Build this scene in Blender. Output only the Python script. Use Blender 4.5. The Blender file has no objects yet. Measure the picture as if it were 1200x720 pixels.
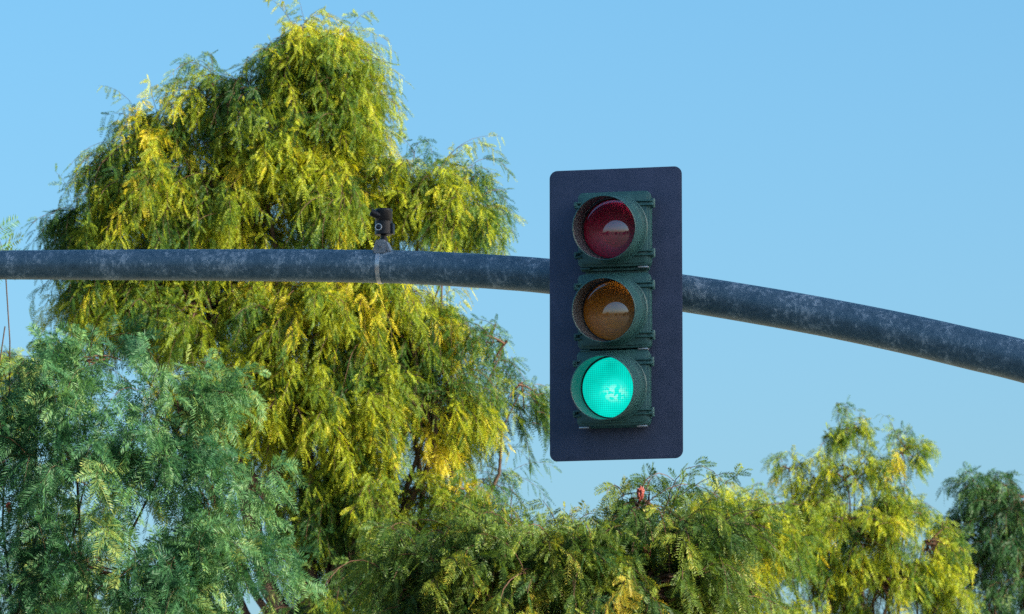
import bpy, bmesh, math, random
import numpy as np
from mathutils import Vector, Matrix, noise as mnoise

random.seed(7)
RNG = np.random.default_rng(11)
R = math.radians
scene = bpy.context.scene
COL = scene.collection

# ------------------------------------------------------------------ camera frame
FOCAL, SENSOR = 198.6, 36.0
PITCH = R(8.6)
CAM = Vector((0.0, 0.0, 1.6))
K = SENSOR / FOCAL / 1200.0           # tangent per photo pixel


def at(px, py, y):
    """world point at depth y for a point of the picture"""
    dx, dy = (px - 600) * K, -(py - 360) * K
    d = Vector((dx, math.cos(PITCH) - dy * math.sin(PITCH), math.sin(PITCH) + dy * math.cos(PITCH)))
    return CAM + d * (y / d.y)


SUN_AZ = Vector((0.87, -0.493))
SUN_EL = R(24)
SUN = Vector((SUN_AZ.x * math.cos(SUN_EL), SUN_AZ.y * math.cos(SUN_EL), math.sin(SUN_EL)))

# ------------------------------------------------------------------ object helpers


def tag(o, label=None, cat=None, group=None, kind=None):
    if label: o['label'] = label
    if cat: o['category'] = cat
    if group: o['group'] = group
    if kind: o['kind'] = kind
    return o


def empty(name, loc, rz=0.0):
    o = bpy.data.objects.new(name, None)
    o.empty_display_size = 0.2
    o.location = loc
    o.rotation_euler = (0, 0, rz)
    COL.objects.link(o)
    return o


def finish(me, smooth=35):
    me.update()
    if smooth:
        me.polygons.foreach_set('use_smooth', np.ones(len(me.polygons), bool))
        me.set_sharp_from_angle(angle=R(smooth))


def obj(name, bm, mats, parent=None, smooth=35, loc=(0, 0, 0), rot=(0, 0, 0)):
    me = bpy.data.meshes.new(name)
    bmesh.ops.recalc_face_normals(bm, faces=bm.faces)
    bm.to_mesh(me)
    bm.free()
    for m in (mats if isinstance(mats, (list, tuple)) else [mats]):
        me.materials.append(m)
    finish(me, smooth)
    o = bpy.data.objects.new(name, me)
    o.location = loc
    o.rotation_euler = rot
    COL.objects.link(o)
    if parent:
        o.parent = parent
    return o


def add_rounded(bm, w, h, y0, y1, r, bevel=0.0, cx=0.0, cz=0.0, n=6, mi=0):
    """rounded rectangle in XZ extruded from y0 (front) to y1 (back), front and back edges chamfered"""
    def loop(inset, y):
        vs = []
        ww, hh, rr = w / 2 - inset, h / 2 - inset, max(r - inset, 0.0005)
        for qx, qz, a0 in ((1, 1, 0), (-1, 1, 90), (-1, -1, 180), (1, -1, 270)):
            for i in range(n + 1):
                a = R(a0 + 90 * i / n)
                vs.append(bm.verts.new((cx + qx * (ww - rr) + rr * math.cos(a), y, cz + qz * (hh - rr) + rr * math.sin(a))))
        return vs
    if bevel:
        loops = [loop(bevel, y0), loop(bevel * .3, y0 + bevel * .3), loop(0, y0 + bevel), loop(0, y1 - bevel), loop(bevel, y1)]
    else:
        loops = [loop(0, y0), loop(0, y1)]
    fs = [bm.faces.new(loops[0]), bm.faces.new(loops[-1][::-1])]
    for a, b in zip(loops, loops[1:]):
        for i in range(len(a)):
            j = (i + 1) % len(a)
            fs.append(bm.faces.new((a[i], b[i], b[j], a[j])))
    for f in fs:
        f.material_index = mi
    return fs


def add_box(bm, c, s, mi=0, rot=None):
    m = Matrix.Translation(c)
    if rot is not None:
        m = m @ rot.to_4x4()
    m = m @ Matrix.Diagonal((s[0], s[1], s[2], 1))
    g = bmesh.ops.create_cube(bm, size=1, matrix=m)
    for f in {f for v in g['verts'] for f in v.link_faces}:
        f.material_index = mi


def add_lathe(bm, profile, n=64, axis='y', closed=False, warp=None, mi=0, mat=None):
    """profile of (radius, position) swept round an axis"""
    rings = []
    for r, p in profile:
        ring = []
        for i in range(n):
            a = 2 * math.pi * i / n
            if r < 1e-6 and i:
                ring.append(ring[0]); continue
            q = p + (warp(r, p, a) if warp else 0)
            co = Vector((r * math.cos(a), q, r * math.sin(a)) if axis == 'y' else (r * math.cos(a), r * math.sin(a), q))
            ring.append(bm.verts.new(mat @ co if mat is not None else co))
        rings.append(ring)
    pairs = list(zip(rings, rings[1:]))
    if closed:
        pairs.append((rings[-1], rings[0]))
    for a, b in pairs:
        for i in range(n):
            j = (i + 1) % n
            vs = []
            for v in (a[i], a[j], b[j], b[i]):
                if v not in vs:
                    vs.append(v)
            if len(vs) > 2:
                f = bm.faces.new(vs)
                f.material_index = mi
    return rings


# ------------------------------------------------------------------ materials


def material(name):
    m = bpy.data.materials.new(name)
    m.use_nodes = True
    nt = m.node_tree
    return m, nt, nt.nodes, nt.links, nt.nodes['Principled BSDF']


def ramp(nodes, stops):
    n = nodes.new('ShaderNodeValToRGB')
    el = n.color_ramp.elements
    while len(el) < len(stops):
        el.new(0.5)
    for e, (p, c) in zip(el, stops):
        e.position = p
        e.color = (*c, 1)
    return n


def noise(nodes, links, scale, detail=4, rough=.55, stretch=None):
    tc = nodes.new('ShaderNodeTexCoord')
    n = nodes.new('ShaderNodeTexNoise')
    n.inputs['Scale'].default_value = scale
    n.inputs['Detail'].default_value = detail
    n.inputs['Roughness'].default_value = rough
    if stretch:
        mp = nodes.new('ShaderNodeMapping')
        mp.inputs['Scale'].default_value = stretch
        links.new(tc.outputs['Object'], mp.inputs['Vector'])
        links.new(mp.outputs['Vector'], n.inputs['Vector'])
    else:
        links.new(tc.outputs['Object'], n.inputs['Vector'])
    return n


def simple(name, c0, c1, scale, rough=.5, metal=0.0, bump=0.0, spec=.5, stretch=None):
    m, nt, N, L, b = material(name)
    n = noise(N, L, scale, 5, .6, stretch)
    rp = ramp(N, [(.3, c0), (.7, c1)])
    L.new(n.outputs['Fac'], rp.inputs['Fac'])
    L.new(rp.outputs['Color'], b.inputs['Base Color'])
    b.inputs['Roughness'].default_value = rough
    b.inputs['Metallic'].default_value = metal
    b.inputs['Specular IOR Level'].default_value = spec
    if bump:
        bp = N.new('ShaderNodeBump')
        bp.inputs['Strength'].default_value = bump
        bp.inputs['Distance'].default_value = .002
        L.new(n.outputs['Fac'], bp.inputs['Height'])
        L.new(bp.outputs['Normal'], b.inputs['Normal'])
    return m


def galvanized():
    m, nt, N, L, b = material('galvanized steel')
    big = noise(N, L, 9, 3, .5, (1, 1, .55))
    spang = noise(N, L, 50, 6, .72, (1.1, 1.1, .7))
    vor = N.new('ShaderNodeTexVoronoi')
    vor.inputs['Scale'].default_value = 55
    tc = N.new('ShaderNodeTexCoord')
    wr = N.new('ShaderNodeMixRGB'); wr.inputs['Fac'].default_value = .06
    L.new(tc.outputs['Object'], wr.inputs['Color1']); L.new(spang.outputs['Color'], wr.inputs['Color2'])
    L.new(wr.outputs['Color'], vor.inputs['Vector'])
    mul = N.new('ShaderNodeMath'); mul.operation = 'MULTIPLY_ADD'
    L.new(spang.outputs['Fac'], mul.inputs[0]); mul.inputs[1].default_value = .62
    hal = N.new('ShaderNodeMath'); hal.operation = 'MULTIPLY_ADD'
    L.new(big.outputs['Fac'], hal.inputs[0]); hal.inputs[1].default_value = .42
    sep = N.new('ShaderNodeSeparateColor'); L.new(vor.outputs['Color'], sep.inputs['Color'])
    vs = N.new('ShaderNodeMath'); vs.operation = 'MULTIPLY'; L.new(sep.outputs['Red'], vs.inputs[0]); vs.inputs[1].default_value = .10
    L.new(vs.outputs[0], hal.inputs[2]); L.new(hal.outputs[0], mul.inputs[2])
    rp = ramp(N, [(.40, (.038, .088, .132)), (.55, (.068, .130, .185)), (.615, (.088, .155, .215)), (.65, (.17, .25, .32)), (.74, (.28, .36, .43))])
    L.new(mul.outputs[0], rp.inputs['Fac'])
    L.new(rp.outputs['Color'], b.inputs['Base Color'])
    b.inputs['Metallic'].default_value = .35
    rr = ramp(N, [(.4, (.42,) * 3), (.7, (.62,) * 3)])
    L.new(mul.outputs[0], rr.inputs['Fac']); L.new(rr.outputs['Color'], b.inputs['Roughness'])
    bp = N.new('ShaderNodeBump'); bp.inputs['Strength'].default_value = .25; bp.inputs['Distance'].default_value = .002
    L.new(spang.outputs['Fac'], bp.inputs['Height']); L.new(bp.outputs['Normal'], b.inputs['Normal'])
    return m


def lens_mat(name, deep, bright):
    m, nt, N, L, b = material(name)
    n = noise(N, L, 120, 3, .7)
    vor = N.new('ShaderNodeTexVoronoi'); vor.inputs['Scale'].default_value = 150
    tc = N.new('ShaderNodeTexCoord'); L.new(tc.outputs['Object'], vor.inputs['Vector'])
    rp = ramp(N, [(.3, deep), (.72, bright)])
    L.new(n.outputs['Fac'], rp.inputs['Fac']); L.new(rp.outputs['Color'], b.inputs['Base Color'])
    bp = N.new('ShaderNodeBump'); bp.inputs['Strength'].default_value = .5; bp.inputs['Distance'].default_value = .003
    L.new(vor.outputs['Distance'], bp.inputs['Height']); L.new(bp.outputs['Normal'], b.inputs['Normal'])
    b.inputs['Roughness'].default_value = .45
    b.inputs['Specular IOR Level'].default_value = .25
    b.inputs['Coat Weight'].default_value = 1
    b.inputs['Coat Roughness'].default_value = .02
    b.inputs['Coat IOR'].default_value = 2.4
    return m


def lit_lens_mat():
    m, nt, N, L, b = material('lit green lens')
    tc = N.new('ShaderNodeTexCoord')
    sep = N.new('ShaderNodeSeparateXYZ'); L.new(tc.outputs['Object'], sep.inputs[0])

    def math_(op, a, bb=None, c=None):
        n = N.new('ShaderNodeMath'); n.operation = op
        for i, v in enumerate((a, bb, c)):
            if v is None: continue
            if isinstance(v, (int, float)): n.inputs[i].default_value = v
            else: L.new(v, n.inputs[i])
        return n.outputs[0]
    PIT = 2 * math.pi / .0092
    gx = math_('COSINE', math_('MULTIPLY', sep.outputs['X'], PIT))
    gz = math_('COSINE', math_('MULTIPLY', sep.outputs['Z'], PIT))
    dots = math_('MULTIPLY_ADD', math_('ADD', gx, gz), .13, .80)
    # hot spot of the diode cluster
    dx = math_('MULTIPLY', math_('SUBTRACT', sep.outputs['X'], .012), 1 / .085)
    dz = math_('MULTIPLY', math_('SUBTRACT', sep.outputs['Z'], -.040), 1 / .075)
    r2 = math_('ADD', math_('MULTIPLY', dx, dx), math_('MULTIPLY', dz, dz))
    hot = math_('EXPONENT', math_('MULTIPLY', r2, -1.0))
    vo = N.new('ShaderNodeTexVoronoi'); vo.distance = 'CHEBYCHEV'; vo.inputs['Scale'].default_value = 85
    L.new(tc.outputs['Object'], vo.inputs['Vector'])
    vsep = N.new('ShaderNodeSeparateColor'); L.new(vo.outputs['Color'], vsep.inputs['Color'])
    ex = math_('MULTIPLY', math_('SUBTRACT', sep.outputs['X'], .014), 1 / .05)
    ez = math_('MULTIPLY', math_('SUBTRACT', sep.outputs['Z'], -.030), 1 / .034)
    e2 = math_('ADD', math_('MULTIPLY', ex, ex), math_('MULTIPLY', ez, ez))
    spark = math_('MULTIPLY', math_('GREATER_THAN', vsep.outputs['Green'], .52),
                  math_('EXPONENT', math_('MULTIPLY', math_('POWER', e2, 2.0), -1.0)))
    n2 = noise(N, L, 14, 2)
    base = math_('MULTIPLY_ADD', n2.outputs['Fac'], .4, .36)
    st = math_('MULTIPLY', math_('ADD', base, math_('MULTIPLY', hot, .32)), dots)
    mixc = N.new('ShaderNodeMix'); mixc.data_type = 'RGBA'
    L.new(math_('MULTIPLY', spark, .5), mixc.inputs[0])
    mixc.inputs[6].default_value = (.0, .80, .64, 1); mixc.inputs[7].default_value = (.55, 1, .85, 1)
    L.new(mixc.outputs[2], b.inputs['Emission Color'])
    L.new(math_('MULTIPLY', st, EMIT), b.inputs['Emission Strength'])
    b.inputs['Base Color'].default_value = (.01, .12, .09, 1)
    b.inputs['Roughness'].default_value = .3
    b.inputs['Coat Weight'].default_value = .5
    b.inputs['Coat Roughness'].default_value = .05
    return m


def leaf_mat(name, stops, trans=.42, tcol=(1.25, 1.15, .55)):
    m, nt, N, L, b = material(name)
    a = N.new('ShaderNodeAttribute'); a.attribute_name = 'tint'
    rp = ramp(N, stops)
    L.new(a.outputs['Fac'], rp.inputs['Fac'])
    L.new(rp.outputs['Color'], b.inputs['Base Color'])
    b.inputs['Roughness'].default_value = .5
    b.inputs['Specular IOR Level'].default_value = .3
    tr = N.new('ShaderNodeBsdfTranslucent')
    mu = N.new('ShaderNodeMix'); mu.data_type = 'RGBA'; mu.blend_type = 'MULTIPLY'; mu.inputs[0].default_value = 1
    L.new(rp.outputs['Color'], mu.inputs[6]); mu.inputs[7].default_value = (*tcol, 1)
    L.new(mu.outputs[2], tr.inputs['Color'])
    mx = N.new('ShaderNodeMixShader'); mx.inputs[0].default_value = trans
    L.new(b.outputs[0], mx.inputs[1]); L.new(tr.outputs[0], mx.inputs[2])
    L.new(mx.outputs[0], N['Material Output'].inputs['Surface'])
    return m


EMIT = .62
M = {}
M['steel'] = galvanized()
M['plate'] = simple('black backplate paint', (.034, .052, .100), (.054, .072, .134), 9, .62, 0, .15, .3)
M['green'] = simple('dark green signal paint', (.026, .098, .098), (.042, .130, .128), 30, .40, 0, .10)
M['inner'] = simple('flat black visor lining', (.085, .10, .108), (.115, .13, .14), 40, .40, 0, .05, .5)
M['bolt'] = simple('zinc hardware', (.35, .36, .38), (.55, .56, .58), 60, .35, .8)
M['gasket'] = simple('black rubber', (.012, .012, .014), (.02, .02, .022), 30, .7)
M['red'] = lens_mat('red lens', (.30, .004, .030), (.75, .014, .085))
M['amber'] = lens_mat('amber lens', (.50, .14, .006), (.95, .33, .018))
M['lit'] = lit_lens_mat()
M['black'] = simple('black moulded plastic', (.006, .0065, .008), (.011, .0115, .014), 60, .42, 0, .1, .35)
M['bracket'] = simple('grey cast bracket', (.14, .16, .19), (.22, .25, .28), 40, .5, .3, .2)
M['strap'] = simple('stainless strap', (.45, .46, .48), (.62, .63, .64), 30, .35, .7)
M['glass'] = simple('dark sensor glass', (.01, .012, .02), (.015, .018, .03), 10, .08)
M['bark'] = simple('pepper tree bark', (.036, .024, .018), (.095, .066, .050), 22, .85, 0, .6, .2, (1, 1, .3))
M['twig'] = simple('reddish twig', (.050, .030, .022), (.12, .062, .042), 30, .75, 0, 0, .2)
M['berry'] = simple('pink pepper berries', (.14, .020, .022), (.28, .065, .045), 25, .5, 0, 0, .4)
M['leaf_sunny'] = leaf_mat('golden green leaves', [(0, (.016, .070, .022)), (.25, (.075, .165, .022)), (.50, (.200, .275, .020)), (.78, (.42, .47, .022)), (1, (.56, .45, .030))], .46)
M['leaf_shade_blue'] = leaf_mat('shade blue leaves', [(0, (.020, .086, .042)), (.45, (.062, .178, .075)), (.8, (.140, .270, .092)), (1, (.26, .31, .08))], .42, (1.1, 1.15, .75))  # cool tone of shade put into the near tree's leaf colour
M['leaf_mid'] = leaf_mat('olive green leaves', [(0, (.022, .070, .022)), (.4, (.080, .150, .026)), (.75, (.20, .26, .032)), (1, (.42, .33, .045))], .42)
M['leaf_shade_dark'] = leaf_mat('shade dark leaves', [(0, (.016, .066, .026)), (.6, (.044, .120, .034)), (1, (.13, .19, .04))], .36)  # shade over the far right tree, put into a darker leaf colour

# ------------------------------------------------------------------ ground
P_AX = np.array((.493, .87)); S_AX = np.array((.87, -.493))


def sstep(x, a, b):
    t = np.clip((x - a) / (b - a), 0, 1)
    return t * t * (3 - 2 * t)


def ground_z(x, y):
    x, y = np.asarray(x, float), np.asarray(y, float)
    t = x * S_AX[0] + (y - 25.0) * S_AX[1]
    p = x * P_AX[0] + y * P_AX[1]
    w = .3 * np.sin(t * .31) + .2 * np.sin(t * .83 + 1)
    h = SHADE_HILL * sstep(t, 12, 33) * (1 - sstep(p + w, HP0, HP1)) * sstep(p, 12, 18) * (1 - sstep(t, 45, 75))
    r = np.hypot(x, y - 10)
    an = np.arctan2(x, -(y - 10))
    back = sstep(-y, 30, 80) * (1 - sstep(r, 260, 600))
    rag = 7.5 + 2.5 * np.sin(an * 9 + 1) + 2.2 * np.sin(an * 17) + 2.0 * np.sin(an * 41 + 2) + 1.2 * np.sin(an * 83)
    far = 14 * sstep(r, 500, 1500) * (1 + .4 * np.sin(an * 7))
    return h + back * rag + far + .12 * np.sin(x * .21) * np.sin(y * .17)


SHADE_HILL, HP0, HP1 = 22.5, 23.2, 25.6  # unseen knoll added to keep the sun off the signal and arm
NR, NA = 120, 288
rs = np.concatenate(([0.0], np.geomspace(1.5, 2500, NR - 1)))
aa = np.linspace(0, 2 * np.pi, NA, endpoint=False)
gx = (rs[:, None] * np.cos(aa)).ravel(); gy = (rs[:, None] * np.sin(aa)).ravel() + 20
gv = np.stack([gx, gy, ground_z(gx, gy)], 1)
gf = []
for i in range(NR - 1):
    for j in range(NA):
        k = (j + 1) % NA
        if i == 0: gf.append((0, NA + j, NA + k))
        else: gf.append((i * NA + j, (i + 1) * NA + j, (i + 1) * NA + k, i * NA + k))
me = bpy.data.meshes.new('ground'); me.from_pydata(gv.tolist(), [], gf)
m, nt, N, L, b = material('dry grass and soil')
n1 = noise(N, L, .6, 8, .65); rp = ramp(N, [(.3, (.010, .010, .011)), (.55, (.016, .016, .017)), (.75, (.026, .026, .027))])
rd = ramp(N, [(.3, (.30, .26, .17)), (.5, (.40, .35, .24)), (.72, (.50, .45, .34))])
L.new(n1.outputs['Fac'], rp.inputs['Fac']); L.new(n1.outputs['Fac'], rd.inputs['Fac'])
tcg = N.new('ShaderNodeTexCoord'); spg = N.new('ShaderNodeSeparateXYZ'); L.new(tcg.outputs['Object'], spg.inputs[0])
zone = N.new('ShaderNodeMapRange'); zone.inputs['From Min'].default_value = 19.0; zone.inputs['From Max'].default_value = 19.6   # unseen ground, kept dark for the lens reflections, pale beyond to bounce light
L.new(spg.outputs['Y'], zone.inputs['Value'])
mg = N.new('ShaderNodeMix'); mg.data_type = 'RGBA'; L.new(zone.outputs[0], mg.inputs[0]); L.new(rp.outputs['Color'], mg.inputs[6]); L.new(rd.outputs['Color'], mg.inputs[7])
L.new(mg.outputs[2], b.inputs['Base Color']); b.inputs['Roughness'].default_value = .95
me.materials.append(m); finish(me, 60)
g = bpy.data.objects.new('ground', me); COL.objects.link(g); tag(g, kind='structure')

# ------------------------------------------------------------------ mast arm
HEAD_YAW = R(-13.0)
ARM_Y0, ARM_SL = 25.40, -.20


def arm_pt(px, py):
    y = ARM_Y0
    for _ in range(4):
        p = at(px, py, y); y = ARM_Y0 + ARM_SL * (p.x - .45)
    return at(px, py, y)


ctr = [(0, 310.7, 17.3), (150, 310.6, 18.2), (300, 311, 19), (430, 312.3, 19.5), (500, 314.4, 19.9), (590, 319.6, 20.5), (645, 324.2, 20.9),
       (720, 333.0, 21.5), (800, 343.7, 22.1), (885, 357.4, 22.6), (970, 372.6, 23.0), (1060, 391.0, 23.8), (1140, 409.6, 24.6), (1200, 423.6, 25.2)]
path, rad = [], []
p0, p1 = arm_pt(*ctr[0][:2]), arm_pt(*ctr[1][:2])
dirl = (p0 - p1).normalized()
for k in (2.0, 1.0):
    path.append(p0 + dirl * k); rad.append(17.3 * K * p0.y - k * .006)
for px, py, hr in ctr:
    p = arm_pt(px, py); path.append(p); rad.append(hr * K * p.y)
pe, pd = path[-1], (path[-1] - path[-2]).normalized()
q, d = pe.copy(), pd.copy()
for i in range(8):                                    # the rest of the arm, bending down to its pole beyond the frame
    d = (d + Vector((0, 0, -.045))).normalized(); q = q + d * .5
    path.append(q.copy()); rad.append(rad[-1] + .005)
# smooth resample (Catmull-Rom)
fine, fr = [], []
for i in range(len(path) - 1):
    a, b_, c, d_ = path[max(i - 1, 0)], path[i], path[i + 1], path[min(i + 2, len(path) - 1)]
    for s in range(6):
        t = s / 6
        fine.append(.5 * ((2 * b_) + (c - a) * t + (2 * a - 5 * b_ + 4 * c - d_) * t * t + (3 * b_ - a - 3 * c + d_) * t ** 3))
        fr.append(rad[i] * (1 - t) + rad[i + 1] * t)
fine.append(path[-1]); fr.append(rad[-1])


def sweep(bm, pts, radii, n=40, cap=True):
    rings = []
    for i, p in enumerate(pts):
        t = (pts[min(i + 1, len(pts) - 1)] - pts[max(i - 1, 0)]).normalized()
        u = t.cross(Vector((0, 0, 1))); u = u.normalized() if u.length > 1e-3 else Vector((1, 0, 0))
        v = u.cross(t)
        rings.append([bm.verts.new(p + u * radii[i] * math.cos(2 * math.pi * k / n) + v * radii[i] * math.sin(2 * math.pi * k / n)) for k in range(n)])
    for a, b in zip(rings, rings[1:]):
        for k in range(n):
            bm.faces.new((a[k], a[(k + 1) % n], b[(k + 1) % n], b[k]))
    if cap:
        bm.faces.new(rings[0]); bm.faces.new(rings[-1])


pole_x, pole_y, pole_top = path[-1].x + .12, path[-1].y - .02, path[-1].z + .5
arm_root = empty('mast_arm', (pole_x, pole_y, float(ground_z(pole_x, pole_y))))
tag(arm_root, 'long grey galvanized steel arm that curves down to the right behind the traffic signal', 'signal arm')
org = arm_root.location.copy()
bm = bmesh.new(); sweep(bm, [p - org for p in fine], fr)
obj('arm_tube', bm, M['steel'], arm_root)
bm = bmesh.new()
c = fine[0] - org
add_lathe(bm, [(0, -.03), (fr[0] * .8, -.026), (fr[0] * 1.06, -.008), (fr[0] * 1.06, .03)], 32, 'z',
          mat=Matrix.Translation(c) @ (-dirl).to_track_quat('Z', 'Y').to_matrix().to_4x4())
obj('end_cap', bm, M['steel'], arm_root)
hgt = pole_top - org.z
bm = bmesh.new(); add_lathe(bm, [(0, 0), (.30, 0), (.30, .04), (.19, .05), (.17, .5), (.145, hgt - .06), (.10, hgt), (0, hgt + .03)], 40, 'z')
obj('pole', bm, M['steel'], arm_root)

# ------------------------------------------------------------------ traffic light
plate_c = at(721.8, 367.9, 25.0)
light = empty('traffic_light', plate_c, HEAD_YAW)
tag(light, 'dark green three-lens traffic signal on a black backplate, bottom green lens lit', 'traffic light')
PX = K * 25.0 / math.cos(PITCH)
bm = bmesh.new()
add_rounded(bm, .607, 1.318, -.002, .0015, .036, .0012, n=10)
plate = obj('backplate', bm, M['plate'], light, 30)
SEC_W, SEC_H = .331, .349


def lens_bm(Rm, rim):
    bm = bmesh.new()
    n = 14
    y0 = -math.sqrt(Rm * Rm - rim * rim)
    prof = []
    for i in range(n + 1):
        r = rim * i / n
        prof.append((r, -(math.sqrt(Rm * Rm - r * r) + y0)))
    add_lathe(bm, prof, 72)
    return bm


for px, py, kind, yaw in ((721.3, 270.6, 'red', 0.0), (720.9, 367.3, 'amber', -.3), (719.6, 458.0, 'green', -.9)):
    cx = (px - 721.8) * PX + .010; cz = -(py - 367.9) * PX
    FR = -.075                                            # front face of the door
    bm = bmesh.new()
    add_rounded(bm, SEC_W - .012, SEC_H - .006, -.045, .13, .028, .006)
    if kind == 'red':                                     # spacer collar to the section below
        add_rounded(bm, SEC_W - .05, .030, -.035, .10, .006, .003, cz=-.186)
        add_rounded(bm, SEC_W - .02, .012, -.052, -.03, .004, .002, cz=-.178)
    sec = obj('signal_section', bm, M['green'], light, 35, (cx, 0, cz))
    if kind == 'green': sec['label'] = 'lowest section with the lit green lens'
    # door with raised frame
    bm = bmesh.new()
    add_rounded(bm, SEC_W, SEC_H - .010, FR, -.047, .024, .004)
    w, h = SEC_W - .022, SEC_H - .032
    add_rounded(bm, w, h, FR - .006, FR + .002, .022, .003)
    for r_in, r_out, y0, y1 in ((.1435, .158, FR - .020, FR),):
        add_lathe(bm, [(r_in, y1), (r_in, y0), (r_out - .004, y0), (r_out, y0 + .004), (r_out, y1)], 72)
    obj('door', bm, M['green'], sec)
    # gasket ring and lens
    bm = bmesh.new()
    add_lathe(bm, [(.1355, FR - .010), (.136, FR - .022), (.1415, FR - .022), (.1415, FR - .006)], 72)
    obj('gasket', bm, M['gasket'], sec)
    ln = obj('lens', lens_bm(.29, .1380), M[{'red': 'red', 'amber': 'amber', 'green': 'lit'}[kind]], sec, 60, (0, FR - .012, 0))
    ln['label'] = {'red': 'dark unlit red lens', 'amber': 'dark unlit amber lens', 'green': 'glowing green lens'}[kind]
    # tunnel visor: thin tube, a little longer at the top, with a rim bead and a mounting flange
    bm = bmesh.new()
    Ro, Ri, Lm, slant = .1430, .1402, .195, .004

    def warp(r, p, a):
        return -slant * math.sin(a) * max(0.0, min(1.0, -p / Lm))
    add_lathe(bm, [(Ri, 0), (Ri, -Lm * .5), (Ri, -Lm + .006), (Ri - .0004, -Lm)], 96, warp=warp, mi=1)
    add_lathe(bm, [(Ri - .0004, -Lm), (Ro - .001, -Lm - .0025), (Ro + .0012, -Lm), (Ro + .0012, -Lm + .007), (Ro, -Lm + .009), (Ro, -Lm * .5), (Ro, -.030), (Ro + .004, -.028), (Ro + .004, -.012), (Ro + .010, -.010), (Ro + .010, 0)], 96, warp=warp)
    bmesh.ops.remove_doubles(bm, verts=bm.verts, dist=1e-5)
    obj('visor', bm, [M['green'], M['inner']], sec, 40, (0, FR - .0215, 0), (R(8.2), 0, R(yaw)))
    # hinges on the right, latches on the left
    for sz in (1, -1):
        z = sz * .113
        bm = bmesh.new()
        for dz in (-.009, .009):
            add_rounded(bm, .078, .007, FR - .016, FR - .002, .002, .0015, cx=.140, cz=z + dz)
        add_lathe(bm, [(0, -.021), (.008, -.021), (.009, -.019), (.009, .019), (.008, .021), (0, .021)], 16, 'z', mat=Matrix.Translation((SEC_W / 2 + .011, FR + .012, z)))
        add_rounded(bm, .030, .030, FR - .006, FR + .030, .004, .002, cx=SEC_W / 2 + .002, cz=z)
        obj('hinge', bm, M['green'], sec)
        bm = bmesh.new()
        for dz in (-.010, .010):
            add_rounded(bm, .030, .008, FR - .014, FR - .001, .002, .0015, cx=-SEC_W / 2 + .003, cz=z + dz)
        add_rounded(bm, .018, .030, FR - .008, FR + .026, .004, .002, cx=-SEC_W / 2 - .007, cz=z)
        add_lathe(bm, [(0, -.030), (.006, -.030), (.0075, -.026), (.0075, 0)], 6, 'y', mat=Matrix.Translation((-SEC_W / 2 - .008, FR + .006, z)))
        obj('latch', bm, M['green'], sec)
    for sx in ((-1, 1) if kind == 'green' else (1,)):
        bm = bmesh.new()
        add_rounded(bm, .046, .0075, FR - .004, FR + .024, .002, .001, cx=sx * .132, cz=-SEC_H / 2 - .001)
        obj('clip', bm, M['bolt'], sec)
    if kind != 'green':
        bm = bmesh.new()
        add_rounded(bm, .046, .007, FR - .004, FR + .024, .002, .001, cx=-.132, cz=-SEC_H / 2 - .001)
        obj('clip', bm, M['green'], sec)

# bracket between the housing and the arm, behind the plate
bm = bmesh.new()
Minv = light.matrix_basis.inverted()
bracket_c = Minv @ arm_pt(720, 333)
add_box(bm, (bracket_c.x, bracket_c.y - .115, bracket_c.z), (.10, .06, .30))
for dz in (-.10, .10):
    add_box(bm, (bracket_c.x, bracket_c.y - .2, bracket_c.z + dz), (.07, .16, .05))
obj('mounting_bracket', bm, M['bracket'], light, 30)
for dx in (-.04, .04):
    bm = bmesh.new()
    rr = 21.5 * K * 25.4 + .004
    add_lathe(bm, [(rr - .003, -.012), (rr, -.012), (rr, .012), (rr - .003, .012)], 40, 'y', closed=True,
              mat=Matrix.Translation((bracket_c.x + dx, bracket_c.y, bracket_c.z)) @ Matrix.Rotation(R(90), 4, 'Z'))
    obj('band', bm, M['strap'], light, 30)

# ------------------------------------------------------------------ detector on the arm
dp = arm_pt(449.5, 312.8)
arm_r = 19.6 * K * dp.y
det = empty('detector', dp + Vector((0, 0, arm_r + .009)), R(-12))
tag(det, 'small black cylindrical detector with a stub tube, strapped on top of the grey arm', 'detector')
bm = bmesh.new()
# saddle: a wedge foot with two sloping cheeks
for y0, y1 in ((-.052, .052),):
    vs = []
    prof = [(-.038, -.030), (.024, -.030), (.022, -.010), (.014, .034), (-.021, .034), (-.034, -.010)]
    fr_ = [bm.verts.new((x, y0, z)) for x, z in prof]; bk_ = [bm.verts.new((x, y1, z)) for x, z in prof]
    bm.faces.new(fr_); bm.faces.new(bk_[::-1])
    for i in range(len(prof)):
        j = (i + 1) % len(prof); bm.faces.new((fr_[i], bk_[i], bk_[j], fr_[j]))
add_box(bm, (.027, -.012, .000), (.014, .07, .052), rot=Matrix.Rotation(R(-24), 3, 'Y'))
add_box(bm, (-.029, -.054, .004), (.007, .008, .052), rot=Matrix.Rotation(R(20), 3, 'Y')); add_box(bm, (-.007, -.054, -.024), (.050, .008, .010))
add_lathe(bm, [(0, -.060), (.006, -.060), (.006, -.04)], 6, 'y', mat=Matrix.Translation((-.004, 0, .004)))
bmesh.ops.bevel(bm, geom=bm.edges[:], offset=.0010, segments=2, affect='EDGES')
obj('saddle', bm, M['bracket'], det)
bm = bmesh.new(); add_lathe(bm, [(0, .03), (.019, .03), (.019, .046), (.0145, .048), (.0145, .066), (0, .066)], 24, 'z')
obj('neck', bm, M['black'], det)
BZ = .062
bm = bmesh.new()
add_lathe(bm, [(0, BZ), (.036, BZ), (.040, BZ + .003), (.040, BZ + .061), (.0385, BZ + .0625), (.0385, BZ + .0645), (.0395, BZ + .066),
               (.0395, BZ + .108), (.040, BZ + .110), (.040, BZ + .116), (.037, BZ + .121), (0, BZ + .123)], 48, 'z')
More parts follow.
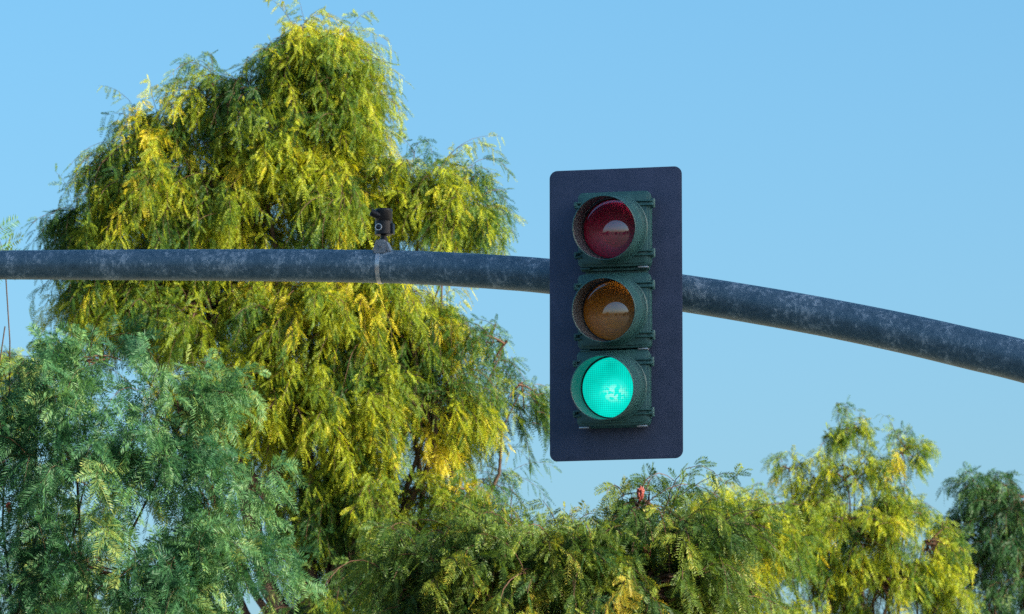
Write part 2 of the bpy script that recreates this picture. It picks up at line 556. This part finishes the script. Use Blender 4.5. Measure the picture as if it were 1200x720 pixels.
body = obj('body', bm, M['black'], det)
bm = bmesh.new(); add_rounded(bm, .010, .050, -.016, .022, .003, .002, cx=.0425, cz=BZ + .028)
obj('side_rib', bm, M['black'], body)
td = Vector((-.84, -.40, .40)).normalized()
tm = Matrix.Translation(Vector((-.012, -.022, BZ + .084))) @ td.to_track_quat('Z', 'Y').to_matrix().to_4x4()
bm = bmesh.new(); add_lathe(bm, [(.0175, -.015), (.0175, .044), (.017, .046), (.0150, .046), (.0145, .044), (.0145, .006), (0, .006)], 28, 'z', mat=tm)
obj('tube', bm, M['black'], det)
lm = Matrix.Translation(Vector((-.014, -.034, BZ + .032)))
bm = bmesh.new(); add_lathe(bm, [(.0165, .008), (.0165, -.010), (.0155, -.012), (.0125, -.012), (.0118, -.009)], 28, 'y', mat=lm)
ring = obj('lens_ring', bm, M['strap'], det)
bm = bmesh.new(); add_lathe(bm, [(.0122, -.008), (.008, -.0105), (0, -.0115)], 28, 'y', mat=lm)
obj('glass', bm, M['glass'], ring)
bm = bmesh.new()
add_lathe(bm, [(arm_r + .0008, -.010), (arm_r + .003, -.010), (arm_r + .003, .010), (arm_r + .0008, .010)], 48, 'y', closed=True,
          mat=Matrix.Translation((-.016, 0, -arm_r - .009)) @ Matrix.Rotation(R(90 + 2), 4, 'Z'))
obj('strap', bm, M['strap'], det)

# ------------------------------------------------------------------ trees (numpy)


def unit(v):
    return v / np.maximum(np.linalg.norm(v, axis=-1, keepdims=True), 1e-9)


class Acc:
    def __init__(s):
        s.v, s.q, s.mi, s.t, s.n = [], [], [], [], 0

    def add(s, verts, quads, mi, tint):
        s.v.append(verts.astype(np.float32)); s.q.append((quads + s.n).astype(np.int32))
        s.mi.append(np.full(len(quads), mi, np.int32)); s.t.append(tint.astype(np.float32)); s.n += len(verts)

    def build(s, name, mats, parent, origin, smooth=False):
        v = np.concatenate(s.v) - np.asarray(origin, np.float32); q = np.concatenate(s.q); mi = np.concatenate(s.mi); t = np.concatenate(s.t)
        me = bpy.data.meshes.new(name)
        me.vertices.add(len(v)); me.vertices.foreach_set('co', v.ravel())
        me.loops.add(q.size); me.loops.foreach_set('vertex_index', q.ravel())
        me.polygons.add(len(q)); me.polygons.foreach_set('loop_start', np.arange(0, q.size, 4, dtype=np.int32))
        me.polygons.foreach_set('material_index', mi)
        me.polygons.foreach_set('use_smooth', np.full(len(q), smooth))
        me.update(calc_edges=True)
        a = me.attributes.new('tint', 'FLOAT', 'POINT'); a.data.foreach_set('value', t)
        for m in mats: me.materials.append(m)
        o = bpy.data.objects.new(name, me); COL.objects.link(o); o.parent = parent
        return o


def tubes(acc, paths, radii, sides, mi):
    Np, Kp, _ = paths.shape
    radii = np.broadcast_to(radii, (Np, Kp))
    t = unit(np.gradient(paths, axis=1))
    ref = np.array((.31, .83, .17)); u = unit(np.cross(t, ref)); w = np.cross(u, t)
    an = np.linspace(0, 2 * np.pi, sides, endpoint=False)
    v = paths[:, :, None] + radii[:, :, None, None] * (u[:, :, None] * np.cos(an)[:, None] + w[:, :, None] * np.sin(an)[:, None])
    idx = np.arange(Np * Kp * sides).reshape(Np, Kp, sides)
    a, b = idx[:, :-1], idx[:, 1:]
    q = np.stack([a, np.roll(a, -1, 2), np.roll(b, -1, 2), b], -1).reshape(-1, 4)
    acc.add(v.reshape(-1, 3), q, mi, np.zeros(Np * Kp * sides))


def fronds(acc, base, d, Ln, tint, pairs, llen, lw, droop):
    n = len(base)
    G = np.array((0, 0, -1.0))
    u = np.linspace(.10, 1.0, pairs)
    q = base[:, None] + Ln[:, None, None] * (d[:, None] * u[:, None] + G * (droop[:, None, None] * (u ** 2)[:, None]))
    t = unit(d[:, None] + 2 * droop[:, None, None] * u[:, None] * G)
    ref = unit(RNG.normal(size=(n, 3)) * np.array((1, 1, .45)))
    b = unit(np.cross(t, ref[:, None])); nn = np.cross(b, t)
    prof = (.55 + .45 * np.sin(np.pi * np.clip(u * .92 + .05, 0, 1))) * llen
    prof[-1] *= .8
    sc = (Ln / Ln.mean())[:, None] * prof[None] * RNG.uniform(.85, 1.15, (n, pairs))
    fold = RNG.uniform(-.15, .5, (n, 1, 1))
    for sgn in (1, -1):
        dl = unit(b * (sgn * .80) + t * .55 + G * .12 - nn * fold + RNG.normal(0, .09, (n, pairs, 3)))
        wv = unit(t - dl * np.sum(t * dl, -1, keepdims=True))
        tw = unit(wv + nn * RNG.normal(0, .35, (n, pairs, 1)))
        tip = q + dl * sc[..., None]; mid = q + dl * (sc * .42)[..., None]
        hw = tw * (lw / 2)
        v = np.stack([q, mid + hw, tip, mid - hw], 2).reshape(-1, 3)
        acc.add(v, np.arange(len(v)).reshape(-1, 4), 0, np.repeat(np.clip(np.repeat(tint, pairs) + RNG.normal(0, .10, n * pairs), 0, 1), 4))
    # rachis
    e = q[:, -1]; m_ = q[:, pairs // 2]; s_ = b[:, 0] * .0012 + nn[:, 0] * .0012
    v = np.stack([base, m_ + s_, e, m_ - s_], 1).reshape(-1, 3)
    acc.add(v, np.arange(len(v)).reshape(-1, 4), 0, np.repeat(tint, 4))


def pepper_tree(label, depth, base_px, lobes, mat, clump_n, strands, slen, flen, pairs, llen, lw, fgap,
                trunk_r, fork_z, tint0=.35, tspread=.16, limb_r=.03, berries=(), spread=1.0, up=.5, sparse=None, wood=1.0, depth_f=1.0, fork_px=None, fdir=(.6, .65, .40), stiffr=(.28, .55), void=.06):
    sc = K * depth / math.cos(PITCH)
    bx = at(base_px, 360, depth).x
    org = np.array((bx, depth, float(ground_z(bx, depth))))
    root = empty('pepper_tree', Vector(org))
    tag(root, label, 'tree', 'pepper trees behind the arm')
    fork = np.array((bx if fork_px is None else at(fork_px, 360, depth).x, depth, fork_z))
    # trunk
    acc = Acc(); k = 9; s = np.linspace(0, 1, k)[:, None]
    tp = org + (fork - org) * s; tp[:, 0] += .12 * np.sin(s[:, 0] * 3) * trunk_r * 4; tp[0, 2] -= .15
    tr = trunk_r * (1.25 - .65 * s[:, 0] + .5 * np.exp(-s[:, 0] * 14))
    tubes(acc, tp[None], tr[None], 14, 0)
    trunk = acc.build('trunk', [M['bark']], root, org, True)
    crown = Acc()
    C, RAD, W, TOFF = [], [], [], []
    for (px, py, rx, rz, w, *rest) in lobes:
        dd = rest[0] if rest else 0.0; TOFF.append(rest[1] if len(rest) > 1 else 0.0)  # per-lobe tint offset: shade of the crown edges put into leaf colour
        C.append(np.array(at(px, py, depth + dd))); RAD.append(np.array((rx * sc, max(rx, rz) * sc * .8 * depth_f, rz * sc))); W.append(w * (rx * rz) ** .75)
    C, RAD, W = np.array(C), np.array(RAD), np.array(W); W /= W.sum()
    # limbs, one mesh each
    for c, r in zip(C, RAD):
        acc = Acc(); k = 10; s = np.linspace(0, 1, k)[:, None]
        end = c + np.array((0, 0, -.30)) * r; thin = min(1.0, (max(r[0], r[2]) / sc / 70) ** 1.8)
        mid = fork * .45 + end * .55 + np.array((0, 0, .25 * np.linalg.norm(end - fork))) * np.array((1, 1, .6)) * (.5 if end[2] > fork[2] else 1)
        lp = fork * (1 - s) ** 2 + 2 * mid * s * (1 - s) + end * s ** 2
        ph = RNG.uniform(0, 6, (3, 1)); wv_ = np.stack([np.sin(s[:, 0] * 9 + ph[0]), np.sin(s[:, 0] * 8 + ph[1]), .3 * np.sin(s[:, 0] * 11 + ph[2])], 1)
        lp += wv_ * .05 * np.linalg.norm(end - fork) * s * (1 - s) * 2
        lp += RNG.normal(0, .02, lp.shape) * np.linalg.norm(end - fork) * s * (1 - s) * 2
        lr = np.linspace(min(trunk_r * .55, limb_r * 2.4) * (.35 + .65 * thin), limb_r * .30 * thin, k)
        lr = np.maximum(lr, .004); tubes(acc, lp[None], lr[None], 8, 0)
        acc.build('limb', [M['bark']], trunk, org, True)
    # clump roots
    li = RNG.choice(len(C), clump_n, p=W)
    dv = unit(RNG.normal(size=(clump_n, 3)) + np.array((0, 0, .25)))
    rr = RNG.uniform(.25, 1, clump_n) ** .45
    rootp = C[li] + dv * rr[:, None] * RAD[li]
    if void:                                              # hollows between the clumps of foliage
        off = 37.0 * (len(label) + (7 if 'blue-green pepper' in label else 0) + (-4 if 'glimpsed' in label else 0))
        nz = np.array([mnoise.noise(Vector(p_ * (1.5 * 48 / depth) + off)) for p_ in rootp])
        ok = nz > np.quantile(nz, void)
        li, dv, rootp = li[ok], dv[ok], rootp[ok]; clump_n = len(li)
    out = unit(.65 * dv * np.array((1, 1, .3)) + .35 * unit(rootp - C.mean(0)) * np.array((1, 1, .2)) + RNG.normal(0, .35, (clump_n, 3)) * np.array((1, 1, .3)))
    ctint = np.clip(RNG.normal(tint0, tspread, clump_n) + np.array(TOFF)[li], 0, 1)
    cl = RNG.uniform(.65, 1.25, clump_n)
    # boughs from lobe centres to the clumps
    k = 6; s = np.linspace(0, 1, k)[None, :, None]
    a, e = (C[li] + RNG.normal(0, .15, (clump_n, 3)) * RAD[li])[:, None], rootp[:, None]
    m_ = a * .4 + e * .6 + np.array((0, 0, .16)) * np.linalg.norm(e - a, axis=-1, keepdims=True)
    bp = a * (1 - s) ** 2 + 2 * m_ * s * (1 - s) + e * s ** 2
    tubes(crown, bp, np.linspace(.014, .006, k)[None] * wood, 4, 1)
    # hanging strands
    ns = clump_n * strands
    ci = np.repeat(np.arange(clump_n), strands)
    d = unit(out[ci] + np.array((0, 0, up)) + RNG.normal(0, .5 * spread, (ns, 3)))
    p = rootp[ci] + RNG.normal(0, .05 * spread, (ns, 3))
    L = slen * cl[ci] * RNG.uniform(.45, 1.2, ns)
    steps = max(6, int(slen / fgap))
    st = L / steps
    pts = [p.copy()]; dirs = [d.copy()]
    stiff = RNG.uniform(*stiffr, ns)
    for i in range(steps):
        d = unit(d + np.array((0, 0, -1.0)) * (stiff * 6.0 / steps)[:, None] * (1.0 if i > steps * .1 else .3) + RNG.normal(0, .05, (ns, 3)))
        p = p + d * st[:, None]; pts.append(p.copy()); dirs.append(d.copy())
    pts, dirs = np.stack(pts, 1), np.stack(dirs, 1)
    tubes(crown, pts[:, ::2], (np.linspace(.0040, .0014, pts[:, ::2].shape[1]) * wood)[None], 3, 1)
    sel = np.arange(1, steps + 1)
    B = pts[:, sel].reshape(-1, 3); D = dirs[:, sel].reshape(-1, 3)
    keep = RNG.uniform(size=len(B)) < .93
    side = unit(np.cross(D, unit(RNG.normal(size=(len(B), 3)))))
    fd = unit(D * fdir[0] + side * fdir[1] + np.array((0, 0, -fdir[2])))
    ft = np.repeat(np.clip(ctint[ci] + RNG.normal(0, .10, ns), 0, 1), steps) + RNG.normal(0, .08, len(B))
    tail = np.tile(np.linspace(1.0, .7, steps), ns)
    fl = flen * RNG.uniform(.65, 1.2, len(B)) * tail
    fronds(crown, B[keep], fd[keep], fl[keep], np.clip(ft[keep], 0, 1), pairs, llen, lw, RNG.uniform(.12, .5, keep.sum()))
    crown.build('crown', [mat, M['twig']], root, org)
    # hanging berry clusters
    proto = None
    for (px, py, ln) in berries:
        loc = Vector(at(px, py, depth - np.median(RAD[:, 1]) * .45)) - Vector(org)
        if proto is None:
            bm = bmesh.new()
            bmesh.ops.create_icosphere(bm, subdivisions=4, radius=1)
            dots = [Vector((random.gauss(0, 1), random.gauss(0, 1), random.gauss(0, 1))).normalized() for _ in range(70)]
            for v in bm.verts:
                n_ = v.co.normalized()
                dmin = min((n_ - q_).length for q_ in dots)
                v.co = n_ * (.80 + .34 * max(0.0, 1 - (dmin / .30) ** 2))
                tz = (v.co.z + 1) / 2
                v.co = Vector((v.co.x * .034 * (.55 + .55 * tz), v.co.y * .034 * (.55 + .55 * tz), v.co.z * .062 - .05))
            o = proto = obj('berry_cluster', bm, M['berry'], root, 0)
        else:
            o = proto.copy(); COL.objects.link(o); o.parent = root
        o.location = loc; o.scale = (ln,) * 3; o.rotation_euler = (random.uniform(-.2, .2), random.uniform(-.2, .2), random.uniform(0, 6))
    return root


# main tall tree
pepper_tree('tall golden weeping pepper tree filling the left half behind the arm', 48, 425,
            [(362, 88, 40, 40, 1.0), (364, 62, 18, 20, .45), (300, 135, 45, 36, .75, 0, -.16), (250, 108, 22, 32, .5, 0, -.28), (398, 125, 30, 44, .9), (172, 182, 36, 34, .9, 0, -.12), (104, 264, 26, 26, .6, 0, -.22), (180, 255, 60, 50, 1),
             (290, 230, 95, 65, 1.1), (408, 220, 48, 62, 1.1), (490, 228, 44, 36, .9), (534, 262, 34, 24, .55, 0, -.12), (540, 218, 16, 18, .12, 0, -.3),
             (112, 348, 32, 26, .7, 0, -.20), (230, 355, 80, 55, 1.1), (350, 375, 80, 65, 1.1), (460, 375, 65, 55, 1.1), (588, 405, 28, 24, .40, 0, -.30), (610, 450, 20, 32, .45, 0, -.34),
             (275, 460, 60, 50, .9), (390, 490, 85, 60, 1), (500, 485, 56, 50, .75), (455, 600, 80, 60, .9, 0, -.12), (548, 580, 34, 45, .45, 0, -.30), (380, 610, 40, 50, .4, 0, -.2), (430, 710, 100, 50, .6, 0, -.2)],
            M['leaf_sunny'], 740, 10, .50, .155, 10, .025, .0074, .030, .24, 4.4, .48, .21, .045,
            [(388, 425, .9), (312, 388, .9), (262, 400, .8), (376, 520, .9), (505, 265, .8)],
            up=.45, spread=1.2, void=.15, stiffr=(.22, .60), fdir=(.5, .72, .45), wood=.8)
# near tree bottom left, sunlit; its leaf colour carries the cool shade
pepper_tree('blue-green pepper tree with feathery fronds at the lower left', 32, 20,
            [(115, 425, 55, 28, .6), (40, 470, 60, 40, .7), (210, 490, 60, 36, .6), (100, 550, 100, 50, .9), (245, 590, 55, 45, .55), (150, 670, 120, 45, .9), (50, 680, 60, 40, .6), (290, 675, 34, 36, .42),
             (-60, 560, 90, 90, .5), (6, 372, 18, 36, .25), (7, 320, 8, 20, .16), (60, 800, 180, 70, .5)],
            M['leaf_shade_blue'], 145, 5, .36, .18, 13, .049, .0066, .036, .07, 2.4, .40, .22, .013, [(10, 590, .5)], wood=.45, spread=1.3, void=.10, depth_f=.6, fdir=(.5, .85, .22), stiffr=(.12, .42))
# middle tree below the signal
pepper_tree('mid green pepper tree with red berries under the traffic signal', 36, 640,
            [(750, 590, 18, 16, .45, 0, -.2), (690, 634, 40, 18, .6), (610, 648, 40, 20, .6), (792, 634, 44, 22, .7), (520, 670, 60, 34, .9), (640, 675, 80, 34, 1.1), (760, 690, 80, 34, 1.1), (700, 770, 160, 50, .8), (540, 770, 120, 50, .6)],
            M['leaf_mid'], 190, 7, .40, .17, 12, .036, .0068, .032, .16, 3.0, .44, .26, .028,
            [(751, 572, .8), (757, 640, .8), (575, 670, .8), (752, 690, .9)], wood=1.2, spread=1.3, stiffr=(.16, .5))
# sunny trees on the right
pepper_tree('sunlit yellow pepper tree with a thin forked top at the lower right', 75, 1000,
            [(982, 482, 14, 12, .7), (966, 512, 16, 14, .6), (1004, 512, 18, 14, .5), (1054, 500, 10, 10, .5), (1060, 530, 16, 16, .6), (925, 552, 16, 10, .6), (1040, 565, 26, 16, .5), (950, 568, 22, 14, .5), (1002, 556, 36, 20, .7), (1000, 625, 80, 32, 1.1), (1060, 605, 40, 22, .6), (945, 600, 30, 20, .5), (1088, 640, 30, 32, .8), (1100, 690, 26, 36, .7), (930, 670, 60, 40, .9), (1040, 690, 75, 40, 1), (980, 790, 140, 70, 1)],
            M['leaf_sunny'], 350, 7, .36, .18, 8, .040, .0115, .044, .2, 4.6, .45, .18, .05,
            [(1108, 650, 1.3), (1050, 640, 1.2)], spread=1.4)
pepper_tree('low rounded yellow-green pepper tree between the signal and the forked tree', 68, 860,
            [(850, 600, 46, 16, 1), (905, 630, 44, 20, .9), (810, 630, 34, 22, .8), (860, 670, 80, 34, 1.1), (860, 770, 130, 60, .9)],
            M['leaf_sunny'], 160, 7, .50, .19, 8, .042, .012, .046, .2, 4.0, .45, .15, .05, spread=1.3)
pepper_tree('dark green pepper tree cut off by the right edge of the picture', 84, 1190,
            [(1150, 578, 28, 16, .7), (1200, 592, 50, 24, .9), (1155, 640, 36, 36, .8), (1210, 670, 60, 44, 1), (1180, 780, 110, 70, .9)],
            M['leaf_shade_dark'], 170, 6, .6, .23, 8, .052, .0150, .06, .22, 4.5, .40, .2, .05, spread=1.5)
# far ones between the nearer crowns
pepper_tree('small pale pepper tree peeping out behind the middle tree', 90, 665,
            [(688, 588, 14, 12, .5), (640, 600, 18, 12, .7), (620, 655, 50, 40, 1), (700, 670, 60, 46, 1), (660, 790, 100, 60, .8)],
            M['leaf_sunny'], 75, 6, .6, .25, 8, .055, .016, .06, .2, 4.5, .50, .18, .05, spread=1.3)
pepper_tree('sunny pepper tree glimpsed behind the blue-green tree at the left edge', 62, 20,
            [(25, 436, 26, 24, 1), (-30, 470, 60, 50, 1), (50, 570, 40, 44, .4), (90, 660, 70, 54, .6), (40, 760, 130, 70, 1)],
            M['leaf_sunny'], 90, 6, .55, .20, 8, .042, .011, .048, .2, 4.0, .38, .18, .05, spread=1.3)

# ------------------------------------------------------------------ light, sky, camera
sun = bpy.data.lights.new('sun', 'SUN'); sun.energy = 5.0; sun.angle = R(.55); sun.color = (1.0, .91, .71)
so = bpy.data.objects.new('sun', sun); so.rotation_euler = SUN.to_track_quat('Z', 'Y').to_euler(); so.location = (40, -30, 40); COL.objects.link(so)
w = bpy.data.worlds.new('World'); scene.world = w; w.use_nodes = True
nt = w.node_tree; N, L = nt.nodes, nt.links
sky = N.new('ShaderNodeTexSky'); sky.sky_type = 'NISHITA'; sky.sun_disc = False
sky.sun_elevation = SUN_EL; sky.sun_rotation = math.atan2(SUN_AZ.x, SUN_AZ.y)
sky.air_density = 1.0; sky.dust_density = 3.2; sky.ozone_density = 4.0
hs = N.new('ShaderNodeHueSaturation'); hs.inputs['Saturation'].default_value = 1.22; hs.inputs['Hue'].default_value = .486
L.new(sky.outputs[0], hs.inputs['Color']); L.new(hs.outputs[0], N['Background'].inputs['Color'])
N['Background'].inputs['Strength'].default_value = .09

cam = bpy.data.cameras.new('camera'); cam.lens = FOCAL; cam.sensor_width = SENSOR; cam.clip_end = 6000; cam.clip_start = .2
cam.dof.use_dof = True; cam.dof.focus_distance = 25.2; cam.dof.aperture_fstop = 16.0
co = bpy.data.objects.new('camera', cam); co.location = CAM; co.rotation_euler = (R(90) + PITCH, 0, 0); COL.objects.link(co)
scene.camera = co
scene.view_settings.view_transform = 'Standard'; scene.view_settings.look = 'None'
scene.view_settings.gamma = 1; scene.view_settings.exposure = 1.44
c = scene.cycles
c.sample_clamp_indirect = 8; c.max_bounces = 6; c.diffuse_bounces = 4; c.glossy_bounces = 3; c.transmission_bounces = 4; c.transparent_max_bounces = 4
c.use_denoising = False
